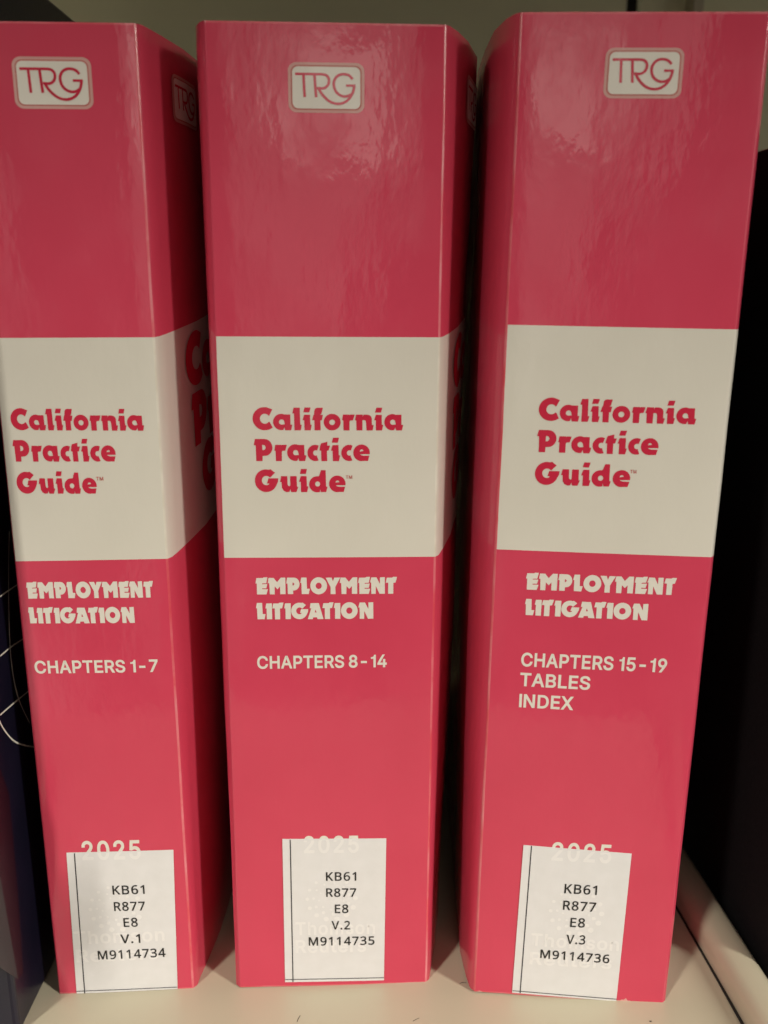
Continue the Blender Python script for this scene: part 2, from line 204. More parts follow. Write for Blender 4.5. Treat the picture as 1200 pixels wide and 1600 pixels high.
FONTS = {'sans_bold': json.loads('''{"-":[971,[[184,521,184,329,702,329,702,521]]],"0":[971,[[505,-49,561,-36,613,-15,660,16,702,54,738,99,768,151,793,209,812,274,826,343,834,419,837,499,834,580,826,655,812,725,793,790,768,848,737,900,701,946,659,984,612,1015,561,1036,505,1049,446,1054,386,1049,331,1036,279,1015,232,984,190,946,154,900,123,848,98,790,79,725,65,655,57,580,54,499,57,419,65,343,78,274,98,209,122,151,153,99,189,54,231,15,278,-15,330,-36,386,-49,446,-54],[417,140,392,147,369,158,348,175,328,196,310,223,294,256,281,293,261,387,255,499,261,613,281,707,294,744,310,777,328,804,348,826,369,842,392,854,417,861,446,863,474,861,499,854,522,842,543,826,563,804,581,777,597,744,610,707,629,613,636,499,629,387,610,293,597,256,581,223,563,196,543,175,522,158,499,147,474,140,446,137]]],"1":[690,[[335,-40,545,-40,545,1030,390,1030,372,950,335,890,270,850,120,832,120,690,335,690]]],"2":[971,[[805,-40,805,151,340,151,340,103,632,411,716,517,754,580,777,640,788,701,786,775,778,818,764,858,744,896,719,931,690,962,657,989,620,1012,580,1030,536,1043,490,1051,442,1053,394,1051,348,1043,304,1030,262,1011,224,987,190,959,160,927,135,890,115,849,100,806,92,760,86,671,286,671,295,757,308,794,330,823,358,844,395,858,440,863,483,859,519,846,549,827,570,801,584,770,589,730,585,693,574,659,540,601,431,477,86,109,86,-40]]],"4":[971,[[852,167,852,359,253,359,253,315,680,1040,462,1040,38,322,38,167],[714,-40,714,664,514,664,514,-40]]],"5":[971,[[487,-51,536,-41,583,-26,627,-5,667,22,702,53,733,89,760,129,781,173,797,220,806,270,807,360,794,434,767,502,730,562,682,613,625,652,560,680,489,694,421,695,363,685,285,654,255,633,308,633,332,849,760,849,760,1040,153,1040,88,461,263,442,305,473,364,496,428,504,477,498,519,480,554,453,581,415,598,370,604,319,598,268,582,224,556,188,522,161,482,144,434,138,394,142,358,155,327,174,304,199,288,228,272,296,73,296,82,212,92,171,108,132,130,96,156,62,186,33,220,8,257,-14,298,-31,342,-44,387,-51,435,-53]]],"7":[971,[[349,-40,808,872,808,1040,82,1040,82,849,596,849,596,891,126,-40]]],"8":[971,[[498,-51,548,-44,595,-31,640,-14,680,8,717,34,749,64,777,99,799,137,815,177,825,222,826,301,811,369,781,431,740,483,689,525,631,551,631,551,631,496,641,500,678,521,711,549,739,582,762,620,778,660,787,703,790,748,788,790,779,831,764,870,744,906,719,939,690,968,656,993,620,1015,579,1032,537,1044,491,1051,398,1051,352,1044,309,1032,269,1015,232,993,198,968,169,939,144,906,124,870,110,831,101,790,98,748,101,703,111,660,127,619,150,582,178,548,211,521,249,500,260,496,260,550,230,540,174,505,127,458,91,401,69,336,62,266,65,221,75,177,90,137,113,99,140,64,172,34,209,8,250,-14,294,-31,342,-44,392,-51,445,-53],[390,142,345,155,311,176,287,202,272,234,267,272,273,314,289,349,315,378,350,402,394,417,445,422,495,417,538,402,574,378,600,349,616,314,621,272,616,234,601,202,577,176,543,155,499,142,445,137],[403,614,368,626,339,645,319,671,306,701,301,738,306,775,319,805,339,829,367,847,402,860,445,864,487,860,523,847,550,829,570,805,583,775,587,738,583,702,569,671,548,645,520,626,486,614,445,609]]],"9":[971,[[395,1051,347,1042,302,1027,260,1007,222,981,187,951,157,916,132,878,111,835,96,790,88,742,85,691,87,642,95,595,109,550,128,509,152,472,180,439,213,410,250,386,290,367,334,353,380,345,453,343,519,359,576,391,619,435,674,526,572,527,186,-37,415,-40,691,367,750,470,785,558,802,640,804,682,802,733,793,783,779,829,758,873,733,913,703,948,669,979,630,1006,588,1027,542,1042,494,1051,444,1053],[489,859,527,842,558,816,582,782,598,739,603,689,598,640,583,599,558,565,527,540,489,524,444,519,401,524,363,540,332,566,307,600,292,642,287,691,292,740,308,782,332,816,363,842,401,859,444,864]]],"A":[1023,[[196,-40,502,867,535,980,402,980,526,582,748,-40,967,-40,571,1040,368,1040,-25,-40],[767,239,767,431,176,431,176,239]]],"B":[977,[[544,-38,599,-31,649,-18,694,-1,734,21,768,47,798,77,821,111,839,147,852,186,859,227,860,308,853,349,841,387,807,448,762,497,708,532,652,551,659,550,659,498,701,515,745,546,781,586,808,638,821,700,820,775,813,815,801,853,783,889,761,922,734,952,701,978,665,1000,623,1018,577,1030,527,1038,78,1040,78,-40],[285,413,515,412,562,402,600,382,628,356,647,324,657,287,659,269,656,244,649,223,638,205,622,187,601,173,571,162,531,155,480,152,285,152],[285,848,471,848,511,845,543,838,568,828,587,814,601,796,612,777,618,757,619,712,609,678,591,650,565,628,531,611,490,602,285,601]]],"C":[1083,[[606,-47,682,-29,753,1,816,43,871,96,916,158,949,229,981,355,775,355,742,264,707,216,662,180,608,156,547,145,486,147,450,154,415,167,383,184,353,206,327,233,303,265,282,301,265,343,253,390,246,442,243,499,246,557,253,609,265,656,282,698,302,735,326,767,353,794,382,816,415,833,449,846,485,853,547,855,608,844,662,820,707,784,742,736,758,697,772,645,981,645,948,771,915,843,870,905,815,958,752,999,681,1029,605,1048,526,1054,457,1049,393,1036,331,1015,274,985,222,947,175,902,135,849,101,791,74,726,54,655,43,580,39,499,43,419,54,344,74,274,101,209,135,150,175,98,222,53,274,15,331,-15,393,-37,457,-49,526,-54]]],"D":[1067,[[508,-36,580,-24,647,-3,709,25,764,62,812,106,854,157,888,215,914,279,933,348,944,423,947,502,944,581,933,654,914,723,888,787,854,844,814,895,767,939,713,975,653,1004,588,1024,518,1036,444,1040,143,1040,143,848,433,848,485,845,531,837,572,825,608,807,639,785,666,759,689,728,709,692,724,651,735,606,742,556,745,502,742,447,735,397,724,351,709,310,689,273,665,242,637,216,605,193,567,176,525,163,476,155,421,152,149,152,149,-40,431,-40],[78,1040,78,-40,285,-40,285,1040]]],"E":[903,[[778,-40,778,152,285,152,285,410,739,410,739,602,285,602,285,848,772,848,772,1040,78,1040,78,-40]]],"H":[1096,[[285,-40,285,416,731,416,731,-40,938,-40,938,1040,731,1040,731,608,285,608,285,1040,78,1040,78,-40]]],"I":[350,[[43,-40,250,-40,250,1040,43,1040]]],"L":[852,[[750,-40,750,152,285,152,285,1040,78,1040,78,-40]]],"M":[1315,[[280,-40,273,939,164,939,297,558,535,-40,699,-40,985,700,1063,939,957,939,951,572,951,-40,1156,-40,1156,1040,909,1040,635,324,549,56,687,56,583,381,325,1040,78,1040,78,-40]]],"N":[1109,[[286,-40,280,755,272,938,147,920,363,550,738,-40,951,-40,951,1040,743,1040,753,130,760,59,876,77,709,379,290,1040,78,1040,78,-40]]],"P":[954,[[285,-40,285,848,490,847,544,836,582,815,609,788,626,752,636,708,636,659,626,615,609,578,582,550,544,530,490,518,175,516,175,325,521,328,577,337,627,351,673,372,713,398,748,429,778,464,802,503,820,545,833,589,841,635,843,683,841,731,833,778,820,822,802,863,777,902,748,937,713,967,673,993,627,1014,577,1029,522,1037,463,1040,78,1040,78,-40]]],"R":[963,[[285,-40,285,848,491,847,546,837,584,818,611,792,628,759,637,717,637,668,628,627,611,595,585,571,547,553,492,543,149,541,149,348,522,351,577,359,627,372,672,391,713,415,748,443,778,477,803,514,821,555,834,598,842,644,845,692,842,740,834,786,821,829,803,870,778,908,749,942,713,971,673,996,628,1016,577,1029,522,1038,78,1040,78,-40],[908,-40,619,490,385,490,670,-40]]],"S":[958,[[499,-55,554,-47,605,-34,653,-16,695,8,733,35,766,67,793,103,815,142,830,183,840,228,841,310,825,378,794,434,752,481,679,531,532,587,348,643,314,661,286,684,278,694,272,705,267,739,271,770,286,798,310,823,345,843,389,857,443,861,481,859,515,852,545,841,571,827,592,809,607,789,617,766,631,703,832,703,823,788,813,829,796,869,774,905,746,938,714,968,678,993,638,1015,594,1032,548,1044,497,1051,396,1051,346,1044,299,1032,254,1015,213,994,176,968,143,938,115,903,92,865,75,823,65,779,62,732,67,677,82,626,107,580,142,540,184,505,233,476,289,452,543,375,599,346,621,326,634,304,639,274,633,237,615,205,587,177,547,156,497,142,440,137,388,141,341,153,303,172,274,198,255,230,238,308,30,308,41,219,52,175,70,134,93,95,121,60,154,30,192,3,234,-19,281,-36,331,-48,383,-55,440,-57]]],"T":[962,[[339,848,339,-40,545,-40,545,848,859,848,859,1040,22,1040,22,848]]],"X":[980,[[-20,-40,215,-40,465,330,715,-40,965,-40,590,515,945,1040,710,1040,468,690,235,1040,0,1040,350,515]]],"e":[874,[[497,-49,570,-29,634,5,688,49,729,104,773,206,580,254,541,182,511,154,470,137,417,131,363,137,316,156,298,169,282,184,253,227,235,281,229,351,230,440,241,489,262,533,292,568,331,595,350,602,403,609,455,602,475,595,492,585,524,554,548,512,563,460,575,327,741,457,107,474,107,293,770,293,768,434,753,527,723,606,681,672,628,723,568,760,504,783,437,795,350,793,298,782,249,765,204,740,164,709,128,674,98,633,73,587,52,537,38,483,30,427,27,367,30,308,38,252,53,199,73,149,99,104,131,63,167,28,209,-2,255,-26,306,-43,359,-53,417,-56]]],"h":[886,[[269,497,284,536,306,567,336,588,371,602,413,607,443,604,468,597,489,586,507,571,522,551,532,527,539,498,542,461,542,-40,742,-40,740,521,733,568,722,610,706,649,685,683,660,713,632,739,600,760,563,776,489,794,447,796,400,793,356,783,315,767,276,744,240,714,210,675,184,630,142,525,263,525,263,1040,63,1040,63,-40,263,-40,263,444]]],"m":[1279,[[263,-40,265,492,274,532,292,563,315,585,344,601,375,608,417,607,436,602,454,594,470,582,483,568,491,552,497,533,499,509,499,-40,699,-40,700,504,708,537,722,564,743,585,770,600,803,608,847,608,867,603,886,595,903,584,916,570,926,553,932,530,934,497,934,-40,1135,-40,1133,546,1126,590,1114,629,1097,666,1055,723,1025,748,964,781,895,797,825,798,762,785,704,760,654,723,613,676,585,621,560,539,682,539,659,630,643,670,620,706,593,738,559,765,520,784,476,796,403,798,348,786,296,763,250,728,211,681,183,624,157,541,261,541,260,786,63,786,63,-40]]],"n":[885,[[269,497,284,536,306,567,336,588,371,602,413,607,443,604,468,597,489,586,507,571,522,551,532,527,539,498,542,461,542,-40,742,-40,740,521,733,568,722,610,705,649,684,683,660,713,631,739,599,760,563,776,489,794,447,796,400,793,356,783,315,767,276,744,240,714,210,675,184,630,142,525,260,525,259,786,63,786,63,-40,263,-40,263,444]]],"o":[896,[[462,-53,514,-43,563,-26,608,-2,649,28,685,63,716,104,742,149,763,199,778,252,786,309,789,368,786,429,778,486,763,540,742,590,716,635,685,676,649,711,608,741,563,765,514,782,462,792,407,796,353,792,302,782,253,765,208,741,167,711,131,676,100,635,74,590,53,540,39,486,30,429,27,368,30,309,39,252,53,199,74,149,100,104,131,63,167,28,208,-2,253,-26,302,-43,353,-53,407,-56],[378,133,352,139,330,148,311,160,276,198,251,246,235,304,229,368,235,434,251,493,276,542,311,579,330,591,352,600,378,606,407,608,438,606,464,600,487,591,507,578,524,562,555,519,575,464,586,402,586,335,575,274,555,220,524,177,507,161,487,148,464,139,438,133,407,131]]],"r":[589,[[263,-40,265,486,274,521,292,551,316,574,348,590,385,599,449,598,519,587,519,794,382,794,344,786,310,773,278,755,249,733,224,707,204,677,201,671,259,671,259,786,63,786,63,-40]]],"s":[797,[[447,-48,527,-24,593,15,623,41,647,69,666,101,680,135,688,171,691,210,688,253,676,294,657,332,631,365,597,393,558,417,511,436,321,484,282,501,263,517,254,536,254,544,255,557,260,568,268,579,281,590,298,600,317,607,370,614,397,612,420,607,435,600,463,576,483,547,502,498,691,541,653,640,619,692,573,736,515,769,446,789,368,796,285,788,210,765,145,727,96,676,76,644,63,611,55,575,52,538,56,494,67,452,86,414,113,381,147,353,187,329,233,310,429,260,461,245,478,230,486,211,487,203,485,190,480,179,471,167,457,155,439,144,416,136,390,131,329,131,282,143,266,152,252,163,240,178,231,196,212,256,18,215,53,107,91,48,143,2,206,-31,278,-50,358,-56]]],"t":[527,[[-27,786,-27,603,441,603,441,786],[88,181,91,133,103,88,124,47,153,13,190,-15,232,-34,282,-45,416,-39,466,-24,428,149,335,138,308,142,298,148,291,161,288,194,288,966,88,966]]],"u":[886,[[404,-47,448,-38,489,-22,528,0,564,31,595,69,621,115,663,221,546,221,546,-40,742,-40,742,786,542,786,540,274,530,228,511,193,485,167,453,149,415,140,362,142,338,148,317,159,299,175,284,194,273,219,266,248,263,285,263,786,63,786,65,225,72,178,84,136,100,97,121,63,146,33,174,7,207,-14,243,-31,316,-48,359,-50]]]}'''), 'humanist': json.loads('''{".":[423,[[84,25,95,1,126,-28,165,-42,208,-42,248,-28,281,2,297,48,297,104,280,150,247,179,208,192,165,192,127,179,94,150,79,104,77,75]]],"1":[849,[[521,1024,387,1024,91,794,186,673,361,828,353,699,353,-24,521,-24]]],"2":[849,[[752,136,247,136,247,108,554,416,612,485,659,555,692,628,710,707,709,790,702,831,689,868,671,903,648,934,622,961,591,984,557,1003,518,1019,476,1030,385,1038,290,1029,204,1003,106,948,44,900,139,782,241,849,293,872,352,883,420,882,449,875,474,864,497,848,514,829,527,805,535,776,538,741,531,681,513,627,482,574,381,455,43,112,43,-24,752,-24]]],"3":[849,[[709,822,694,874,667,921,630,962,583,996,525,1020,458,1033,381,1038,282,1030,235,1020,153,989,84,951,35,916,124,795,234,857,312,881,383,886,419,884,451,877,478,867,500,852,518,834,530,813,538,787,540,758,534,712,516,673,485,640,442,615,385,598,313,593,192,593,192,440,353,438,426,430,484,413,526,387,541,373,553,356,561,337,567,314,568,287,565,248,555,214,539,185,517,160,487,141,448,126,399,117,307,115,204,131,104,163,39,193,39,25,118,-8,188,-26,298,-37,403,-36,463,-28,517,-16,565,2,608,24,645,51,676,82,701,117,721,155,734,196,743,239,745,285,741,336,729,383,709,425,680,462,643,493,598,517,545,534,507,541,507,509,551,521,607,550,653,589,687,639,708,698,715,766]]],"4":[849,[[797,362,651,362,651,1030,487,1030,5,339,5,203,484,203,484,-24,651,-24,651,203,797,203],[484,362,192,360,518,834,525,850,491,850,484,653]]],"5":[849,[[257,625,277,864,675,864,675,1024,128,1024,87,516,168,464,345,486,402,483,451,473,489,459,519,439,542,414,558,384,568,349,571,307,564,245,556,221,545,199,512,162,469,136,414,121,349,115,250,125,183,141,125,164,64,197,64,25,132,-6,233,-30,347,-38,406,-35,461,-28,512,-14,559,4,601,28,638,57,670,90,697,128,718,171,733,217,742,266,745,319,743,367,734,412,720,453,700,491,675,525,646,554,612,579,573,600,531,617,485,628,437,635,384,637]]],"6":[849,[[60,319,80,225,113,144,157,78,212,27,275,-10,344,-31,417,-38,467,-35,514,-27,558,-14,598,6,634,30,666,59,694,93,717,132,736,174,749,220,757,270,759,322,757,371,750,417,737,459,720,498,698,533,672,563,643,590,609,611,572,628,532,641,490,648,415,649,357,641,286,614,230,572,197,532,227,532,237,623,254,692,279,752,314,804,334,824,388,860,419,872,453,881,584,887,682,867,682,1023,536,1038,479,1036,426,1029,378,1019,333,1003,257,962,223,935,168,874,125,804,94,726,72,644,56,515,53,427],[372,119,334,133,302,156,275,186,245,242,229,304,226,345,232,383,249,420,278,453,317,481,364,499,421,505,461,502,496,493,524,478,547,457,565,431,578,400,587,364,589,322,586,270,577,226,562,191,541,163,516,142,487,126,454,117,416,114]]],"7":[849,[[342,-24,756,900,756,1024,38,1024,38,864,563,864,153,-24]]],"8":[849,[[314,1031,237,1008,172,972,144,947,121,920,101,888,88,854,79,816,78,744,91,684,116,633,151,588,215,533,229,524,185,498,135,459,93,412,62,356,46,291,47,211,55,170,68,132,87,97,111,66,140,39,173,15,211,-4,253,-19,300,-30,403,-38,454,-36,501,-29,545,-18,586,-2,624,18,657,42,686,69,711,101,730,136,744,174,753,216,753,295,737,360,704,415,660,462,580,519,556,531,618,571,661,611,694,658,716,712,723,774,720,815,712,853,699,889,680,920,657,948,629,972,598,993,526,1022,445,1036,399,1038],[218,296,232,333,255,365,289,395,360,437,378,446,476,403,519,376,552,346,574,314,585,277,587,258,584,226,575,197,561,172,541,150,515,132,483,119,445,111,401,108,353,111,314,119,282,132,257,150,238,172,224,196,216,223,213,253],[433,888,464,882,491,872,513,858,531,842,543,822,550,799,551,749,542,713,523,682,496,656,418,609,406,604,306,657,277,683,257,712,247,749,245,770,248,798,256,822,268,842,286,858,308,872,334,882,364,888,398,891]]],"9":[849,[[746,681,725,775,693,854,649,920,595,972,532,1009,463,1031,390,1038,340,1035,293,1027,250,1014,209,994,173,970,140,941,112,907,89,868,70,826,57,779,49,730,46,676,48,628,55,582,67,540,84,501,106,467,132,436,161,410,195,389,232,372,271,359,313,352,388,351,447,359,518,386,574,427,606,466,577,466,568,377,551,307,526,247,491,197,444,156,417,141,386,128,352,119,220,114,119,134,119,-21,268,-38,325,-36,378,-29,427,-19,471,-3,512,16,549,38,583,65,638,126,681,196,712,274,733,356,749,486,752,573],[434,881,472,867,504,844,531,814,560,758,577,695,580,655,574,617,556,580,527,547,489,519,441,501,383,495,342,498,307,507,279,522,257,542,240,568,227,599,219,635,216,678,219,730,229,773,244,808,265,836,290,858,319,874,352,883,389,886]]],"B":[958,[[112,1024,112,-24,541,-22,592,-15,639,-5,682,11,722,31,757,55,787,83,813,116,833,153,847,194,856,237,859,285,851,360,840,395,808,450,763,492,708,522,647,541,635,544,635,513,677,524,729,552,771,590,801,637,819,692,825,752,819,821,799,880,765,929,718,965,660,992,591,1010,512,1020,422,1024],[286,598,286,868,485,866,533,860,571,849,600,836,620,819,635,798,644,771,647,738,644,704,636,676,624,653,608,634,584,619,550,608,504,601],[496,444,565,434,613,415,645,389,665,357,675,317,673,258,665,227,651,199,632,176,606,157,570,143,522,134,463,130,286,130,286,445]]],"E":[827,[[719,135,286,135,286,444,693,444,693,601,286,601,286,865,719,865,719,1024,112,1024,112,-24,719,-24]]],"K":[915,[[486,563,895,1019,694,1024,279,552,286,1024,112,1024,112,-24,286,-24,286,377,360,442,706,-24,910,-22]]],"M":[1318,[[697,-24,1031,851,995,851,986,615,986,-24,1158,-24,1158,1024,933,1024,619,205,647,205,339,1024,112,1024,112,-24,276,-24,267,853,231,853,560,-24]]],"R":[919,[[112,1024,112,-24,286,-24,286,389,447,389,689,-24,892,-23,610,438,661,462,709,497,751,544,782,603,798,675,797,763,789,809,776,850,757,887,732,920,702,948,666,972,626,991,580,1006,529,1016,413,1024],[477,862,532,850,573,830,599,802,616,763,622,710,618,670,609,637,594,609,574,586,547,568,511,555,466,547,286,544,286,867,404,867]]],"V":[888,[[690,1024,421,188,380,366,149,1024,-34,1024,340,-24,500,-24,874,1024]]]}''')}
def sarea(p): return sum(p[i-1][0]*p[i][1] - p[i][0]*p[i-1][1] for i in range(len(p)))/2
def inside(q, p):
    c = False
    for i in range(len(p)):
        (x1, y1), (x2, y2) = p[i-1], p[i]
        if (y1 > q[1]) != (y2 > q[1]) and q[0] < (x2-x1)*(q[1]-y1)/(y2-y1)+x1: c = not c
    return c
def text_polys(font, s, space=.30, track=0.0):
    G = FONTS[font]; x = 0.0; P = []
    for ch in s:
        if ch == ' ': x += space; continue
        adv, cs = G[ch]
        cs = [[(c[i]/1000+x, c[i+1]/1000) for i in range(0, len(c), 2)] for c in cs]
        outs = [c for c in cs if sarea(c) > 0]; holes = [c for c in cs if sarea(c) <= 0]
        used = set()
        for o_ in sorted(outs, key=lambda c: -sarea(c)):
            hs = []
            for k, h in enumerate(holes):
                if k not in used and inside(h[0], o_): hs.append(h); used.add(k)
            P.append((o_, hs))
        x += adv/1000 + track
    x0 = min(p[0] for o_, _ in P for p in o_); x1 = max(p[0] for o_, _ in P for p in o_)
    return [([(a-x0, b) for a, b in o_], [[(a-x0, b) for a, b in h] for h in hs]) for o_, hs in P], x1-x0
def fit(polys, width, u0, v0, u1, v1, cap):
    """stretch unit-cap polygons so they run from (u0,v0) to (u1,v1) along the base line with that cap height (mm)"""
    k = (u1-u0)/width
    f = lambda p: (u0 + p[0]*k, v0 + (v1-v0)*p[0]/width + p[1]*cap)
    return [([f(p) for p in o_], [[f(p) for p in h] for h in hs]) for o_, hs in polys]
def triangles(poly):
    """ear clipping, holes bridged into the outline first"""
    out, holes = poly
    P = list(out) if sarea(out) > 0 else list(out)[::-1]
    for h in sorted(holes, key=lambda h: -max(p[0] for p in h)):
        h = list(h) if sarea(h) < 0 else list(h)[::-1]
        k = max(range(len(h)), key=lambda i: h[i][0]); q = h[k]
        best = None
        for i in range(len(P)):
            a, b = P[i], P[(i+1) % len(P)]
            if (a[1] <= q[1] < b[1]) and abs(b[1]-a[1]) > 1e-12:      # edges going up lie to the right of the inside
                x = a[0] + (b[0]-a[0])*(q[1]-a[1])/(b[1]-a[1])
                if x >= q[0]-1e-9 and (best is None or x < best[0]): best = (x, i)
        x, i = best
        s = (x, q[1])
        P = P[:i+1] + [s] + h[k:] + h[:k+1] + [s] + P[i+1:]
    idx = list(range(len(P))); T = []
    cr = lambda a, b, c: (b[0]-a[0])*(c[1]-a[1]) - (b[1]-a[1])*(c[0]-a[0])
    eps = 1e-12
    while len(idx) > 3:
        done = False
        for t in range(len(idx)):
            i, j, k = idx[t-1], idx[t], idx[(t+1) % len(idx)]
            a, b, c = P[i], P[j], P[k]
            if cr(a, b, c) <= eps: continue
            if any(P[m] not in (a, b, c) and cr(a, b, P[m]) >= -eps and cr(b, c, P[m]) >= -eps and cr(c, a, P[m]) >= -eps for m in idx): continue
            T.append([a, b, c]); idx.pop(t); done = True; break
        if not done:
            t = min(range(len(idx)), key=lambda t: abs(cr(P[idx[t-1]], P[idx[t]], P[idx[(t+1) % len(idx)]])))
            idx.pop(t)
    T.append([P[m] for m in idx])
    return T
def clip_below(tri, vmax):
    r = []
    for i in range(len(tri)):
        a, b = tri[i-1], tri[i]
        if (a[1] <= vmax) != (b[1] <= vmax):
            t = (vmax-a[1])/(b[1]-a[1]); r.append((a[0]+(b[0]-a[0])*t, vmax))
        if b[1] <= vmax: r.append(b)
    return r
def split_tris(tris, L):
    """cut triangles finer than L so a print can follow a curved board"""
    out = []; st = list(tris)
    while st:
        t = st.pop()
        d = [hypot(t[i][0]-t[i-1][0], t[i][1]-t[i-1][1]) for i in range(3)]
        m = max(range(3), key=lambda i: d[i])
        if d[m] <= L: out.append(t); continue
        a, b, c = t[m-1], t[m], t[(m+1) % 3]
        h = ((a[0]+b[0])/2, (a[1]+b[1])/2)
        st += [[a, h, c], [h, b, c]]
    return out
def print_mesh(name, groups, place, parent, clip=None, fine=None):
    """groups: list of (polys, material, lift in mm); place(u, v, lift) gives the point in the parent's frame"""
    V = []; F = []; mi = []; mats = []
    for polys, m, lift in groups:
        if m not in mats: mats.append(m)
        k = mats.index(m)
        for n_, poly in enumerate(polys):
            T = triangles(poly)
            if fine: T = split_tris(T, fine)
            for t in T:
                if clip is not None: t = clip_below(t, clip)
                if len(t) < 3: continue
                if sarea(t) < 0: t = t[::-1]
                if abs(sarea(t)) < 1e-9: continue
                b = len(V); V += [place(u, v, lift + (n_ % 4)*.004) for u, v in t]
                F.append(tuple(range(b, b+len(t)))); mi.append(k)
    if not V: return None
    return mesh_obj(name, V, F, mats, parent, mi)
def ribbon(pts, w):
    """stroke of constant width as one outline"""
    L = []; R = []
    for i, p in enumerate(pts):
        a = pts[max(i-1, 0)]; b = pts[min(i+1, len(pts)-1)]
        dx, dy = b[0]-a[0], b[1]-a[1]; l = hypot(dx, dy)
        L.append((p[0]-dy/l*w/2, p[1]+dx/l*w/2)); R.append((p[0]+dy/l*w/2, p[1]-dx/l*w/2))
    return (L + R[::-1], [])
def rrect(x0, y0, x1, y1, r):
    return arc(x1-r, y1-r, r, r, 0, 90, 8)+arc(x0+r, y1-r, r, r, 90, 180, 8)+arc(x0+r, y0+r, r, r, 180, 270, 8)+arc(x1-r, y0+r, r, r, 270, 360, 8)
def spline(pts, n=8):
    out = []
    for i in range(len(pts)-1):
        p0 = pts[max(i-1, 0)]; p1 = pts[i]; p2 = pts[i+1]; p3 = pts[min(i+2, len(pts)-1)]
        for j in range(n):
            t = j/n
            out.append(tuple(.5*((2*p1[k]) + (-p0[k]+p2[k])*t + (2*p0[k]-5*p1[k]+4*p2[k]-p3[k])*t*t + (-p0[k]+3*p1[k]-3*p2[k]+p3[k])*t**3) for k in (0, 1)))
    return out + [pts[-1]]
def badge_groups(x0, y0, x1, y1):
    """the TRG emblem in its double rounded frame; drawn on a 940 x 618 field"""
    sx = (x1-x0)/940; sy = (y1-y0)/618
    f = lambda p: (x0+(p[0]-145)*sx, y1-(p[1]-62)*sy)
    P = lambda poly: ([f(p) for p in poly[0]], [[f(p) for p in h] for h in poly[1]])
    rr = lambda i, r: P((rrect(145+i, 62+i, 1085-i, 680-i, r), []))
    w = 33
    strokes = [ribbon([(232,206),(480,206),(570,206)], w),
               ribbon([(335,214),(340,350),(346,490)], w), ribbon([(470,214),(478,350),(488,490)], w),
               ribbon(spline([(560,206),(610,216),(642,250),(648,290),(636,335),(600,370),(560,380),(500,376)]), w),
               ribbon(spline([(525,390),(565,455),(635,525),(715,562),(800,562),(880,520),(935,440),(958,360),(958,325)]), w),
               ribbon(spline([(940,262),(900,220),(850,203),(795,205),(745,232),(712,285),(708,345),(730,410),(775,455),(830,475),(880,470),(925,445)]), w),
               ribbon([(858,340),(910,340),(972,340)], w-3)]
    G = [([rr(0, 105)], RIM_PINK, .05), ([rr(34, 82)], LINE_PINK, .08), ([rr(50, 72)], INK_WHITE, .11)]
    S = [([P(s)], INK_RED, .14+.008*i) for i, s in enumerate(strokes)]
    return G, S

# ------------------------------------------------------------------ the shelf
def sheet_noise(x, y): return 0
V = []; F = []
box(-.62, .105, -.20, .262, -.022, 0, V, F)
shelf = mesh_obj('shelf', V, F, STEEL); bevel(shelf, .003)
tag(shelf, 'beige enamelled steel shelf the books stand on', 'shelf', kind='structure')
V = []; F = []
box(-.62, .121, .262, .266, -.05, .62, V, F)
back = mesh_obj('back_panel', V, F, STEEL_BACK)
tag(back, 'olive beige back panel behind the books', 'back panel', kind='structure')
V = []; F = []
box(-.62, .62, -.24, .260, .396, .416, V, F)  # shelf out of view, added with a deep overhang to darken the spine tops
ups = mesh_obj('unseen_shade_shelf', V, F, STEEL); bevel(ups, .002)
tag(ups, 'unseen beige steel shelf added above the books to shade the spine tops', 'shelf', kind='structure')
# upright to the right of the panel: dark joint, then a beige post with a bright return
V = []; F = []; box(.1205, .128, .270, .30, -.05, .62, V, F)
post = empty('shelf_upright', (.14, .26, 0)); tag(post, 'beige steel upright with a dark joint, behind the right red volume', 'shelf post')
def part(name, V, F, m, par, **k):
    L = Vector(par.location); return mesh_obj(name, [tuple(Vector(v)-L) for v in V], F, m, par, **k)
part('joint', V, F, DARK, post)
V = []; F = []; box(.128, .150, .262, .30, -.05, .62, V, F)
part('post_face', V, F, STEEL_BACK, post)
V = []; F = []; box(.150, .1555, .250, .30, -.05, .62, V, F)
bevel(part('post_flange', V, F, STEEL, post), .001)
V = []; F = []; box(.1555, .62, .266, .30, -.05, .62, V, F)
part('post_wing', V, F, STEEL_BACK, post)

# turned-up end flange of a steel divider lying along the shelf end
div = empty('shelf_divider', (.1040, -.0164, 0), (0, 0, radians(3.9)))
tag(div, 'pale beige steel end rail with a rounded lip, along the right end of the shelf', 'shelf rail')
prof = [(0, -.02), (0, .0045), (.0004, .0062), (.0016, .0076), (.0034, .0083), (.0062, .0085), (.0090, .0082), (.0104, .0072), (.0110, .0055), (.0110, -.02)]
V = []; F = []
ys = [-.185, .0, .14, .27]
for y in ys: V += [(x, y, z) for x, z in prof]
n = len(prof)
for j in range(len(ys)-1):
    for i in range(n-1): F.append((j*n+i, j*n+i+1, (j+1)*n+i+1, (j+1)*n+i)[::-1])
F.append(tuple(range(n))); F.append(tuple(range((len(ys)-1)*n, len(ys)*n))[::-1])
rail = mesh_obj('rail_lip', V, F, STEEL, div, smooth=True)
V = []; F = []; box(-.0010, -.0003, -.18, .27, -.020, .0003, V, F); mesh_obj('seam', V, F, DARK, div)

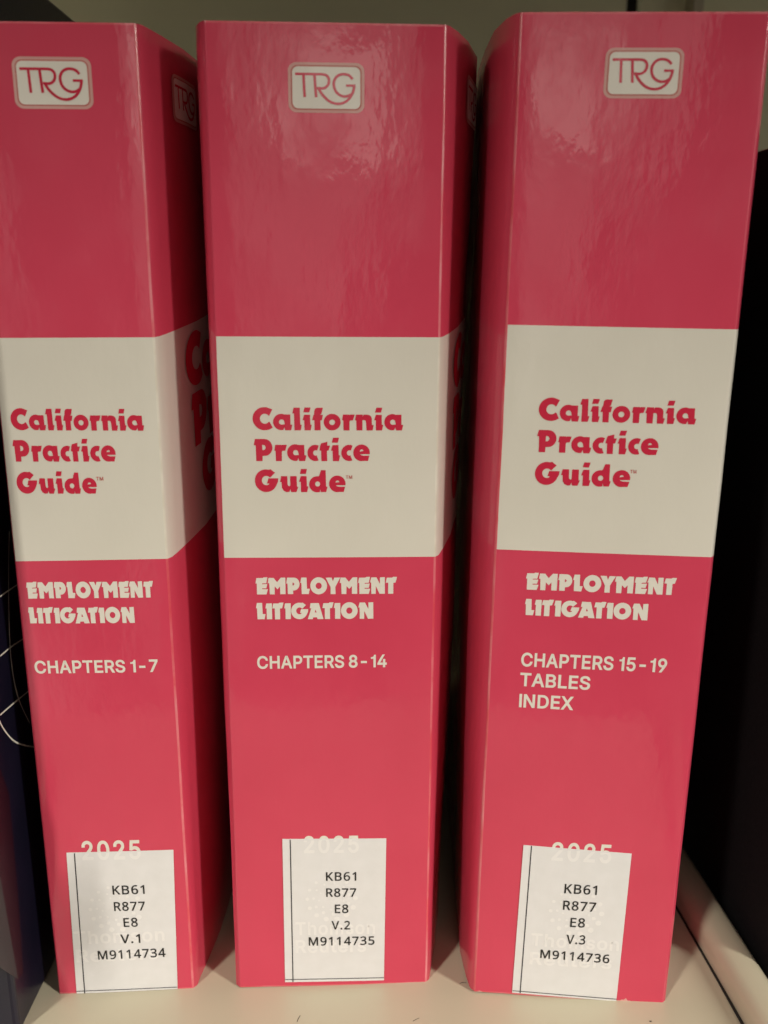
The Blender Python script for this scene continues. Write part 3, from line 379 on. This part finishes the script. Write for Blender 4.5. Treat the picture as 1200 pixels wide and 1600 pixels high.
# specks and a hair on the enamel
def fpt(px, py):
    d = fw*FPX + r2*(px-600) - u2*(py-800); t = -HC/d.z; return Vector((0, -DIST, HC)) + d*t
def thread(name, pts, w, label, cat):
    c = pts[0]
    V = []; F = []
    for i, p in enumerate(pts):
        a = pts[max(i-1, 0)]; b = pts[min(i+1, len(pts)-1)]
        d = (b-a).normalized(); s = Vector((-d.y, d.x, 0))*w/2
        q = p - c
        V += [q-s+Vector((0,0,.00005)), q+Vector((0,0,.00005+w*.5)), q+s+Vector((0,0,.00005))]
    for i in range(len(pts)-1):
        b = i*3; F += [(b, b+1, b+4, b+3), (b+1, b+2, b+5, b+4)]
    o = mesh_obj(name, V, F, SPECK); o.location = c
    return tag(o, label, cat)
thread('lint_fibre', [fpt(464,1597), fpt(466,1592), fpt(469,1587)], .0002, 'short dark fibre on the shelf in front of the middle volume', 'fibre')
thread('lint_fibre', [fpt(645,1596), fpt(650,1593), fpt(655,1591)], .00016, 'faint dark fibre on the shelf just before the gap beside the middle volume', 'fibre')
thread('lint_fibre', [fpt(718,1537), fpt(723,1535), fpt(729,1536)], .0002, 'tiny dark fibre at the lower left corner of the right red volume', 'fibre')
thread('dust_speck', [fpt(1014.5,1596), fpt(1016,1596), fpt(1018,1596)], .0005, 'dark dust speck on the shelf below the right red volume', 'speck')

# ------------------------------------------------------------------ the three red volumes
BK = .115   # slope of the side print
def bump_z(z, H):
    if z < .06: return max(z, 0)/.06
    if z > .205: return max(0, (.245-z)/.04) if z < .245 else 0
    return 1
def lerp_prof(P, s):
    """point at arc length s along polyline P (mm)"""
    for (a, b) in zip(P[:-1], P[1:]):
        d = hypot(b[0]-a[0], b[1]-a[1])
        if s <= d: t = s/d; return (a[0]+(b[0]-a[0])*t, a[1]+(b[1]-a[1])*t), ((b[0]-a[0])/d, (b[1]-a[1])/d)
        s -= d
    return P[-1], (0, 1)

def binder(spec):
    H, A, B, w = spec['H'], spec['a'], spec['b'], spec['w']/2
    root = empty('law_volume', Vector(spec['loc'])/1000, [radians(a) for a in spec['rot']])
    tag(root, spec['label'], 'book', 'red law volumes on the shelf')
    L, R = spec['left'], spec['right']        # flare of the boards behind each fold: (out, back) in mm, full flare
    def flare(z):                               # covers spread less where the book stands
        t = min(1, max(0, z/(.42*H))); return spec['foot'] + (1-spec['foot'])*t*t*(3-2*t) + spec.get('head', 0)*max(0, (z/H-.55)/.45)
    def profile(z):
        f = flare(z); wob = .10*noise.noise((z*.05, spec['seed'], 0)); wob2 = .10*noise.noise((z*.05, spec['seed']+9, 0))
        pr = []
        for (dx, y) in reversed(L): pr.append((-w - (dx*f if y > 2.2 else dx) + wob, y))
        nl = len(pr)
        pr += [(-w-.28+wob, .30), (-w+wob, .05), (-w+.35+wob, 0)]
        k = 10
        for i in range(1, k): 
            t = i/k; pr.append((-w+.35 + (2*w-.7)*t, -.12*sin(pi*t)*spec.get('belly', 1)))
        pr += [(w-.35+wob2, 0), (w+wob2, .05), (w+.28+wob2, .30)]
        nr = len(pr)
        for (dx, y) in R: pr.append((w + (dx*f if y > 2.2 else dx) + wob2, y))
        return pr, nl, nr
    zs = sorted(set([0, .45] + [H*i/54 for i in range(1, 54)] + [H-.45, H, A, B]))
    zs = [z for i, z in enumerate(zs) if z in (0, H, A, B, .45, H-.45) or (min(abs(z-A), abs(z-B)) > 1.2 and z > .4)]
    V = []; F = []; mi = []
    P0, nl, nr = profile(100); n = len(P0)
    for z in zs:
        pr, _, _ = profile(z)
        for i, (x, y) in enumerate(pr):
            dz = 0
            if i >= nr: dz = BK*min(y, 55)*bump_z(z/1000, H/1000)
            V.append((x/1000, y/1000, (z+dz)/1000))
    for j in range(len(zs)-1):
        band = B-1e-6 <= zs[j] and zs[j+1] <= A+1e-6
        for i in range(n-1):
            F.append((j*n+i, j*n+i+1, (j+1)*n+i+1, (j+1)*n+i))
            c = 1 if (band and i >= nl+1) else 0
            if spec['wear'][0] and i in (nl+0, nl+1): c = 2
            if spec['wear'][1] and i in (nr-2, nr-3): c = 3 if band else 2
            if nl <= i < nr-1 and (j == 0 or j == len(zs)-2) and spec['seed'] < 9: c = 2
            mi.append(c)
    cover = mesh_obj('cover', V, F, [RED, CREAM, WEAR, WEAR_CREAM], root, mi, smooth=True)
    me = cover.data
    so = cover.modifiers.new('board', 'SOLIDIFY'); so.thickness = .0016; so.offset = -1; so.use_rim = True
    es = cover.modifiers.new('crease', 'EDGE_SPLIT'); es.split_angle = radians(35)
    # page block
    pr, _, _ = profile(130)
    D = max(y for _, y in L) - 6
    V = []; F = []
    xi = w + min(R[-1][0], L[-1][0])*spec['foot'] - 4
    xi = min(xi, w - 2.5)
    box(-xi/1000, xi/1000, .012, D/1000, .004, (H-7)/1000, V, F)
    mesh_obj('page_block', V, F, PAGES, root)

    sp = lambda u, v, lift: (u/1000, -(lift+.12*spec.get('belly',1)*sin(pi*min(1,max(0,(u+w)/(2*w)))))/1000, v/1000)
    def side(s, v, lift):
        pr, _, nr_ = profile(v)
        (x, y), (tx, ty) = lerp_prof([(w, .05)] + pr[nr_-1:], s)
        dz = BK*min(y, 55)*bump_z(v/1000, H/1000)
        return ((x + ty*(lift+.25))/1000, (y - tx*(lift+.25))/1000, (v+dz)/1000)
    # emblem on the spine
    G, S = badge_groups(*spec['badge'])
    b = print_mesh('emblem', G, sp, root); print_mesh('emblem_lettering', S, sp, b)
    # title, subject, chapters
    T = spec['text']
    grp = []
    for wd in ('California', 'Practice', 'Guide'):
        P, wd_w = word_polys(wd); grp.append((fit(P, wd_w, *T[wd]), INK_RED, .06))
    P, wd_w = text_polys('sans_bold', 'TM'); grp.append((fit(P, wd_w, *T['TM']), LINE_PINK, .06))
    print_mesh('title_lettering', grp, sp, root)
    grp = []
    for wd in ('EMPLOYMENT', 'LITIGATION'):
        P, wd_w = word_polys(wd); grp.append((fit(P, wd_w, *T[wd]), INK_WHITE, .06))
    print_mesh('subject_lettering', grp, sp, root)
    grp = []
    for wd in spec['chapters']:
        P, wd_w = text_polys('sans_bold', wd, space=.26, track=-.045); grp.append((fit(P, wd_w, *T[wd]), INK_WHITE, .06))
    print_mesh('chapter_lettering', grp, sp, root)
    P, wd_w = text_polys('sans_bold', '2025', track=.04); year = fit(P, wd_w, *T['2025'])
    print_mesh('year_lettering', [(year, INK_WHITE, .06)], sp, root)
    # call number label: a paper slip laid over the foot of the spine
    q = spec['slip']; N = 12; V = []; F = []
    for j in range(N+1):
        for i in range(N+1):
            a, c = i/N, j/N
            u = (q[0][0]*(1-a)+q[1][0]*a)*(1-c) + (q[3][0]*(1-a)+q[2][0]*a)*c
            v = (q[0][1]*(1-a)+q[1][1]*a)*(1-c) + (q[3][1]*(1-a)+q[2][1]*a)*c
            V.append(sp(u, v,   .22 + .018*noise.noise((u*.12, v*.12, spec['seed']))))
    for j in range(N):
        for i in range(N):
            b0 = j*(N+1)+i; F.append((b0, b0+N+1, b0+N+2, b0+1))
    slip = mesh_obj('call_number_label', V, F, PAPER, root, smooth=True)
    so = slip.modifiers.new('paper', 'SOLIDIFY'); so.thickness = .00012; so.offset = -1
    es = slip.modifiers.new('crisp', 'EDGE_SPLIT'); es.split_angle = radians(35)
    grp = []
    for wd in spec['call']:
        P, wd_w = text_polys('humanist', wd, track=.05); grp.append((fit(P, wd_w, *T[wd]), BLACK_INK, .32))
    print_mesh('call_number_lettering', grp, sp, slip)
    (u0, v0), (u1, v1) = spec['rule']
    (a0, b0), (a1, b1) = spec['foot_rule']
    print_mesh('ruled_line', [([ribbon([(u0, v0), ((u0+u1)/2, (v0+v1)/2), (u1, v1)], .30)], BLUE_BLACK, .30),
                              ([ribbon([(a0, b0), ((a0+a1)/2, (b0+b1)/2), (a1, b1)], .26)], BLUE_BLACK, .31)], sp, slip)
    top = min(q[0][1], q[1][1]) - .1
    grp = [(year, GHOST, .262)]
    for wd in ('Thomson', 'Reuters'):
        P, wd_w = text_polys('sans_bold', wd); grp.append((fit(P, wd_w, *T[wd]), GHOST, .262))
    cx, cy, R0 = spec['swirl']; dots = []
    for ring, (rr, nn, dr) in enumerate(((1.0, 14, .12), (.74, 11, .085), (.52, 9, .06))):
        for k in range(nn):
            a = 2*pi*k/nn + ring*.25; g = .55 + .45*(.5-.5*sin(a-.6))
            dots.append((arc(cx+R0*rr*cos(a), cy+R0*rr*sin(a), R0*dr*g, R0*dr*g, 0, 330, 11), []))
    grp.append((dots, GHOST, .262))
    print_mesh('print_showing_through', grp, sp, slip, clip=top)
    # chipped film along the foot of the spine
    chips = []
    for (c0, c1, h) in spec.get('chips', ()):
        n_ = 9
        top_ = [(c0+(c1-c0)*k/n_, h*(.25+.75*abs(noise.noise((c0+k*1.7, spec['seed'], 3.1))))*sin(pi*(k+.4)/(n_+.8))) for k in range(n_+1)]
        chips.append(([(c0, .06), (c1, .06)] + top_[::-1], []))
    for ch_ in chips: print_mesh('chipped_edge', [([ch_], CHIP, .07)], sp, root)
    # print on the right-hand board
    s0 = spec['side_s']
    G, S = badge_groups(s0[0], 250.9, s0[0]+19, 262.4)
    b = print_mesh('board_emblem', G, side, root, fine=3); print_mesh('board_emblem_lettering', S, side, b, fine=2)
    grp = []
    for wd, s_, v_ in (('California', s0[1], 179.6), ('Practice', s0[2], 162.7), ('Guide', s0[3], 146.4)):
        P, wd_w = word_polys(wd); grp.append((fit(P, wd_w, s_, v_, s_+wd_w*15, v_, 15), INK_RED, .06))
    print_mesh('board_title_lettering', grp, side, root, fine=4)
    return root

DEP = 222
VOLS = [
 dict(loc=(-79.63,-1.97,0), rot=(0,.294,3.032), H=269.9, a=196.85, b=137.79, w=40.25, seed=1.3, foot=.72, belly=1, wear=(0,1),
  label='thinnest red law volume, CHAPTERS 1-7 on its spine, beside the navy book',
  left=[(.5,1.2),(.3,8),(-1,40),(-5,120),(-8,DEP)],
  right=[(1.15,1.3),(2.2,4.5),(4.2,12),(7.3,25),(9.4,40),(10.6,60),(11.4,100),(11.4,DEP)],
  badge=(-9.2,250.86,9.3,262.33), side_s=(17,16.5,19,25),
  text={'California':(-17.69,173.3,16.29,172.85,5.72),'Practice':(-17.89,165.0,8.46,164.75,5.72),'Guide':(-17.77,156.4,2.93,156.18,5.7),'TM':(2.9,159.72,4.81,159.7,.95),
   'EMPLOYMENT':(-18.0,127.2,15.97,126.86,4.69),'LITIGATION':(-18.16,120.0,10.36,119.6,4.66),'CHAPTERS 1-7':(-17.89,105.4,15.81,105.04,3.5),
   '2025':(-9.58,46.4,7.35,46.2,5.75),'KB61':(-1.66,34.4,7.71,34.26,2.9),'R877':(-1.62,28.8,7.47,28.6,2.92),'E8':(.81,23.14,4.98,23.11,2.95),'V.1':(-.52,17.5,5.37,17.4,2.95),'M9114734':(-7.59,12.04,12.57,12.11,2.95),
   'Thomson':(-14.2,17.7,12.6,17.8,4.2),'Reuters':(-14.1,11.36,10.4,11.5,4.2)},
  chapters=['CHAPTERS 1-7'], call=['KB61','R877','E8','V.1','M9114734'],
  slip=[(-14.05,48.78),(16.85,48.55),(15.45,.25),(-15.0,.05)], rule=((-11.73,48.6),(-12.55,.15)), foot_rule=((-15.0,.95),(15.4,1.0)), swirl=(-1.2,29.5,7.4)),
 dict(chips=((18.5,22,1.1),(4,5.2,.5)),loc=(-16.48,0,0), rot=(0,.727,2.19), H=269.9, a=196.53, b=137.56, w=57.19, seed=4.1, foot=.72, belly=1, wear=(0,1),
  label='middle red law volume, CHAPTERS 8-14 on its spine',
  left=[(1.3,1.3),(2.4,6),(3,20),(3.2,60),(2.6,120),(2,DEP)],
  head=.26,right=[(1.1,1.2),(3.0,6.5),(5.9,16),(9.6,33),(11.3,55),(13,100),(14,DEP)],
  badge=(-9.15,249.95,9.15,261.13), side_s=(17,12.5,14,16),
  text={'California':(-19.9,172.4,19.49,172.35,6.05),'Practice':(-19.83,164.2,10.72,164.18,5.9),'Guide':(-19.75,155.8,4.28,155.77,5.95),'TM':(4.35,159.42,6.05,159.42,.85),
   'EMPLOYMENT':(-20.38,127.08,18.29,127.03,4.8),'LITIGATION':(-20.43,119.81,11.83,119.8,4.8),'CHAPTERS 8-14':(-20.55,105.28,15.66,105.43,3.55),
   '2025':(-8.39,46.75,7.8,46.65,5.15),'KB61':(-1.97,37.2,7.04,37.03,2.8),'R877':(-1.96,31.7,7.03,31.5,2.8),'E8':(.61,26.0,4.66,25.93,2.85),'V.2':(-.45,20.3,5.22,20.17,2.85),'M9114735':(-7.36,14.75,12.56,14.6,2.85),
   'Thomson':(-11.3,18.6,12.73,18.5,4.25),'Reuters':(-11.4,12.3,10.02,12.2,4.25)},
  chapters=['CHAPTERS 8-14'], call=['KB61','R877','E8','V.2','M9114735'],
  slip=[(-14.63,51.34),(15.91,50.95),(15.53,1.55),(-14.79,1.7)], rule=((-12.33,51.2),(-12.37,1.8)), foot_rule=((-14.75,2.7),(15.5,2.55)), swirl=(-.4,30.9,7.2)),
 dict(chips=((14.2,19.5,2.2),(20,22,1.0),(-27.5,-25.5,.9)),loc=(54.58,-5.8,0), rot=(0,1.317,-4.324), H=270.2, a=198.9, b=140.09, w=56.33, seed=7.7, foot=.76, belly=1, wear=(1,0),
  label='right red law volume, CHAPTERS 15-19, TABLES and INDEX on its spine',
  left=[(1.3,1.4),(3.2,6),(5.6,17),(7.3,38),(8.9,72),(13.5,120),(17,DEP)],
  right=[(.9,1.0),(1.5,5),(2.0,15),(2.2,60),(2,DEP)],
  badge=(-8.2,251.7,9.8,262.6), side_s=(23,33,35,40),
  text={'California':(-18.9,174.92,20.77,175.03,5.95),'Practice':(-18.95,166.74,12.0,166.85,5.8),'Guide':(-18.95,158.1,5.55,158.23,5.9),'TM':(5.4,161.95,7.0,161.92,.85),
   'EMPLOYMENT':(-19.7,129.17,19.92,129.25,4.72),'LITIGATION':(-19.6,121.85,13.18,121.8,4.68),'CHAPTERS 15-19':(-19.73,107.07,19.54,107.11,3.75),'TABLES':(-19.71,101.2,-.58,101.0,3.7),'INDEX':(-19.64,94.8,-4.69,94.7,3.75),
   '2025':(-7.82,47.2,9.16,47.4,5.5),'KB61':(-3.46,36.5,5.91,36.55,3.0),'R877':(-3.5,30.9,6.02,30.87,3.0),'E8':(-1.04,25.2,3.23,25.3,3.0),'V.3':(-1.82,19.35,3.73,19.5,3.0),'M9114736':(-9.12,13.8,11.21,13.5,2.85),
   'Thomson':(-12.15,17.9,13.7,18.0,4.1),'Reuters':(-12.17,11.4,12.0,11.6,4.1)},
  chapters=['CHAPTERS 15-19','TABLES','INDEX'], call=['KB61','R877','E8','V.3','M9114736'],
  slip=[(-16.05,51.44),(14.82,50.7),(14.37,.2),(-16.78,.68)], rule=((-13.75,51.4),(-14.38,.8)), foot_rule=((-16.7,1.5),(14.35,1.0)), swirl=(.4,30.2,7.4)),
]
for s in VOLS: binder(s)

# ------------------------------------------------------------------ neighbours
# tall navy book at the left: its right board faces the volumes
nb = empty('navy_book', (-.1345, -.019, 0))
tag(nb, 'tall navy blue book with thin pale globe lines on its cover, at the far left', 'book')
V = []; F = []; box(-.027, .0285, 0, .20, 0, .2985, V, F)
bevel(mesh_obj('cover', V, F, NAVY, nb), .0015)
V = []; F = []; box(-.024, .0255, .004, .196, .2986, .2990, V, F); mesh_obj('page_block', V, F, PAGES, nb)
def cpt(px, py, X=-.1060):
    d = fw*FPX + r2*(px-600) - u2*(py-800); t = X/d.x; p = Vector((0, -DIST, HC)) + d*t
    return (p.y+.019, p.z)
cp = lambda y, z, lift: (.0285+lift/1000, y, z)
def cover_poly(name, polys, m, lift):
    return print_mesh(name, [(polys, m, lift)], cp, nb)
cover_poly('charcoal_panel', [([cpt(-60,1330), cpt(0,1370), cpt(14,1450), cpt(28,1530), cpt(0,1512), cpt(-60,1475)], [])], CHARCOAL, .05)
cover_poly('maroon_strip', [([cpt(-8,1180), cpt(14,1240), cpt(28,1400), cpt(36,1520), cpt(28,1530), cpt(14,1450), cpt(0,1370), cpt(-14,1290)], [])], MAROON, .05)
lines = [[(0,932),(14,922),(26,914)],[(0,1025),(18,1010),(36,998)],[(0,1117),(22,1098),(44,1080)],
         [(14,830),(13,900),(14,980),(18,1040),(28,1090),(46,1130)],[(-4,1120),(6,1140),(22,1158),(40,1165),(60,1168)]]
cover_poly('globe_lines', [ribbon(spline([cpt(*p) for p in l], 6), .0005) for l in lines], SILVER, .07)
# black cloth book beyond the rail
bb = empty('black_book', (.150, -.004, 0), (0, 0, radians(2)))
tag(bb, 'black cloth book standing in shadow at the far right', 'book')
V = []; F = []; box(-.0335, .03, 0, .20, -.02, .2480, V, F)
bevel(mesh_obj('cover', V, F, CLOTH, bb), .002)
V = []; F = []; box(-.0305, .027, .004, .197, .2481, .2485, V, F); mesh_obj('page_block', V, F, PAGES, bb)
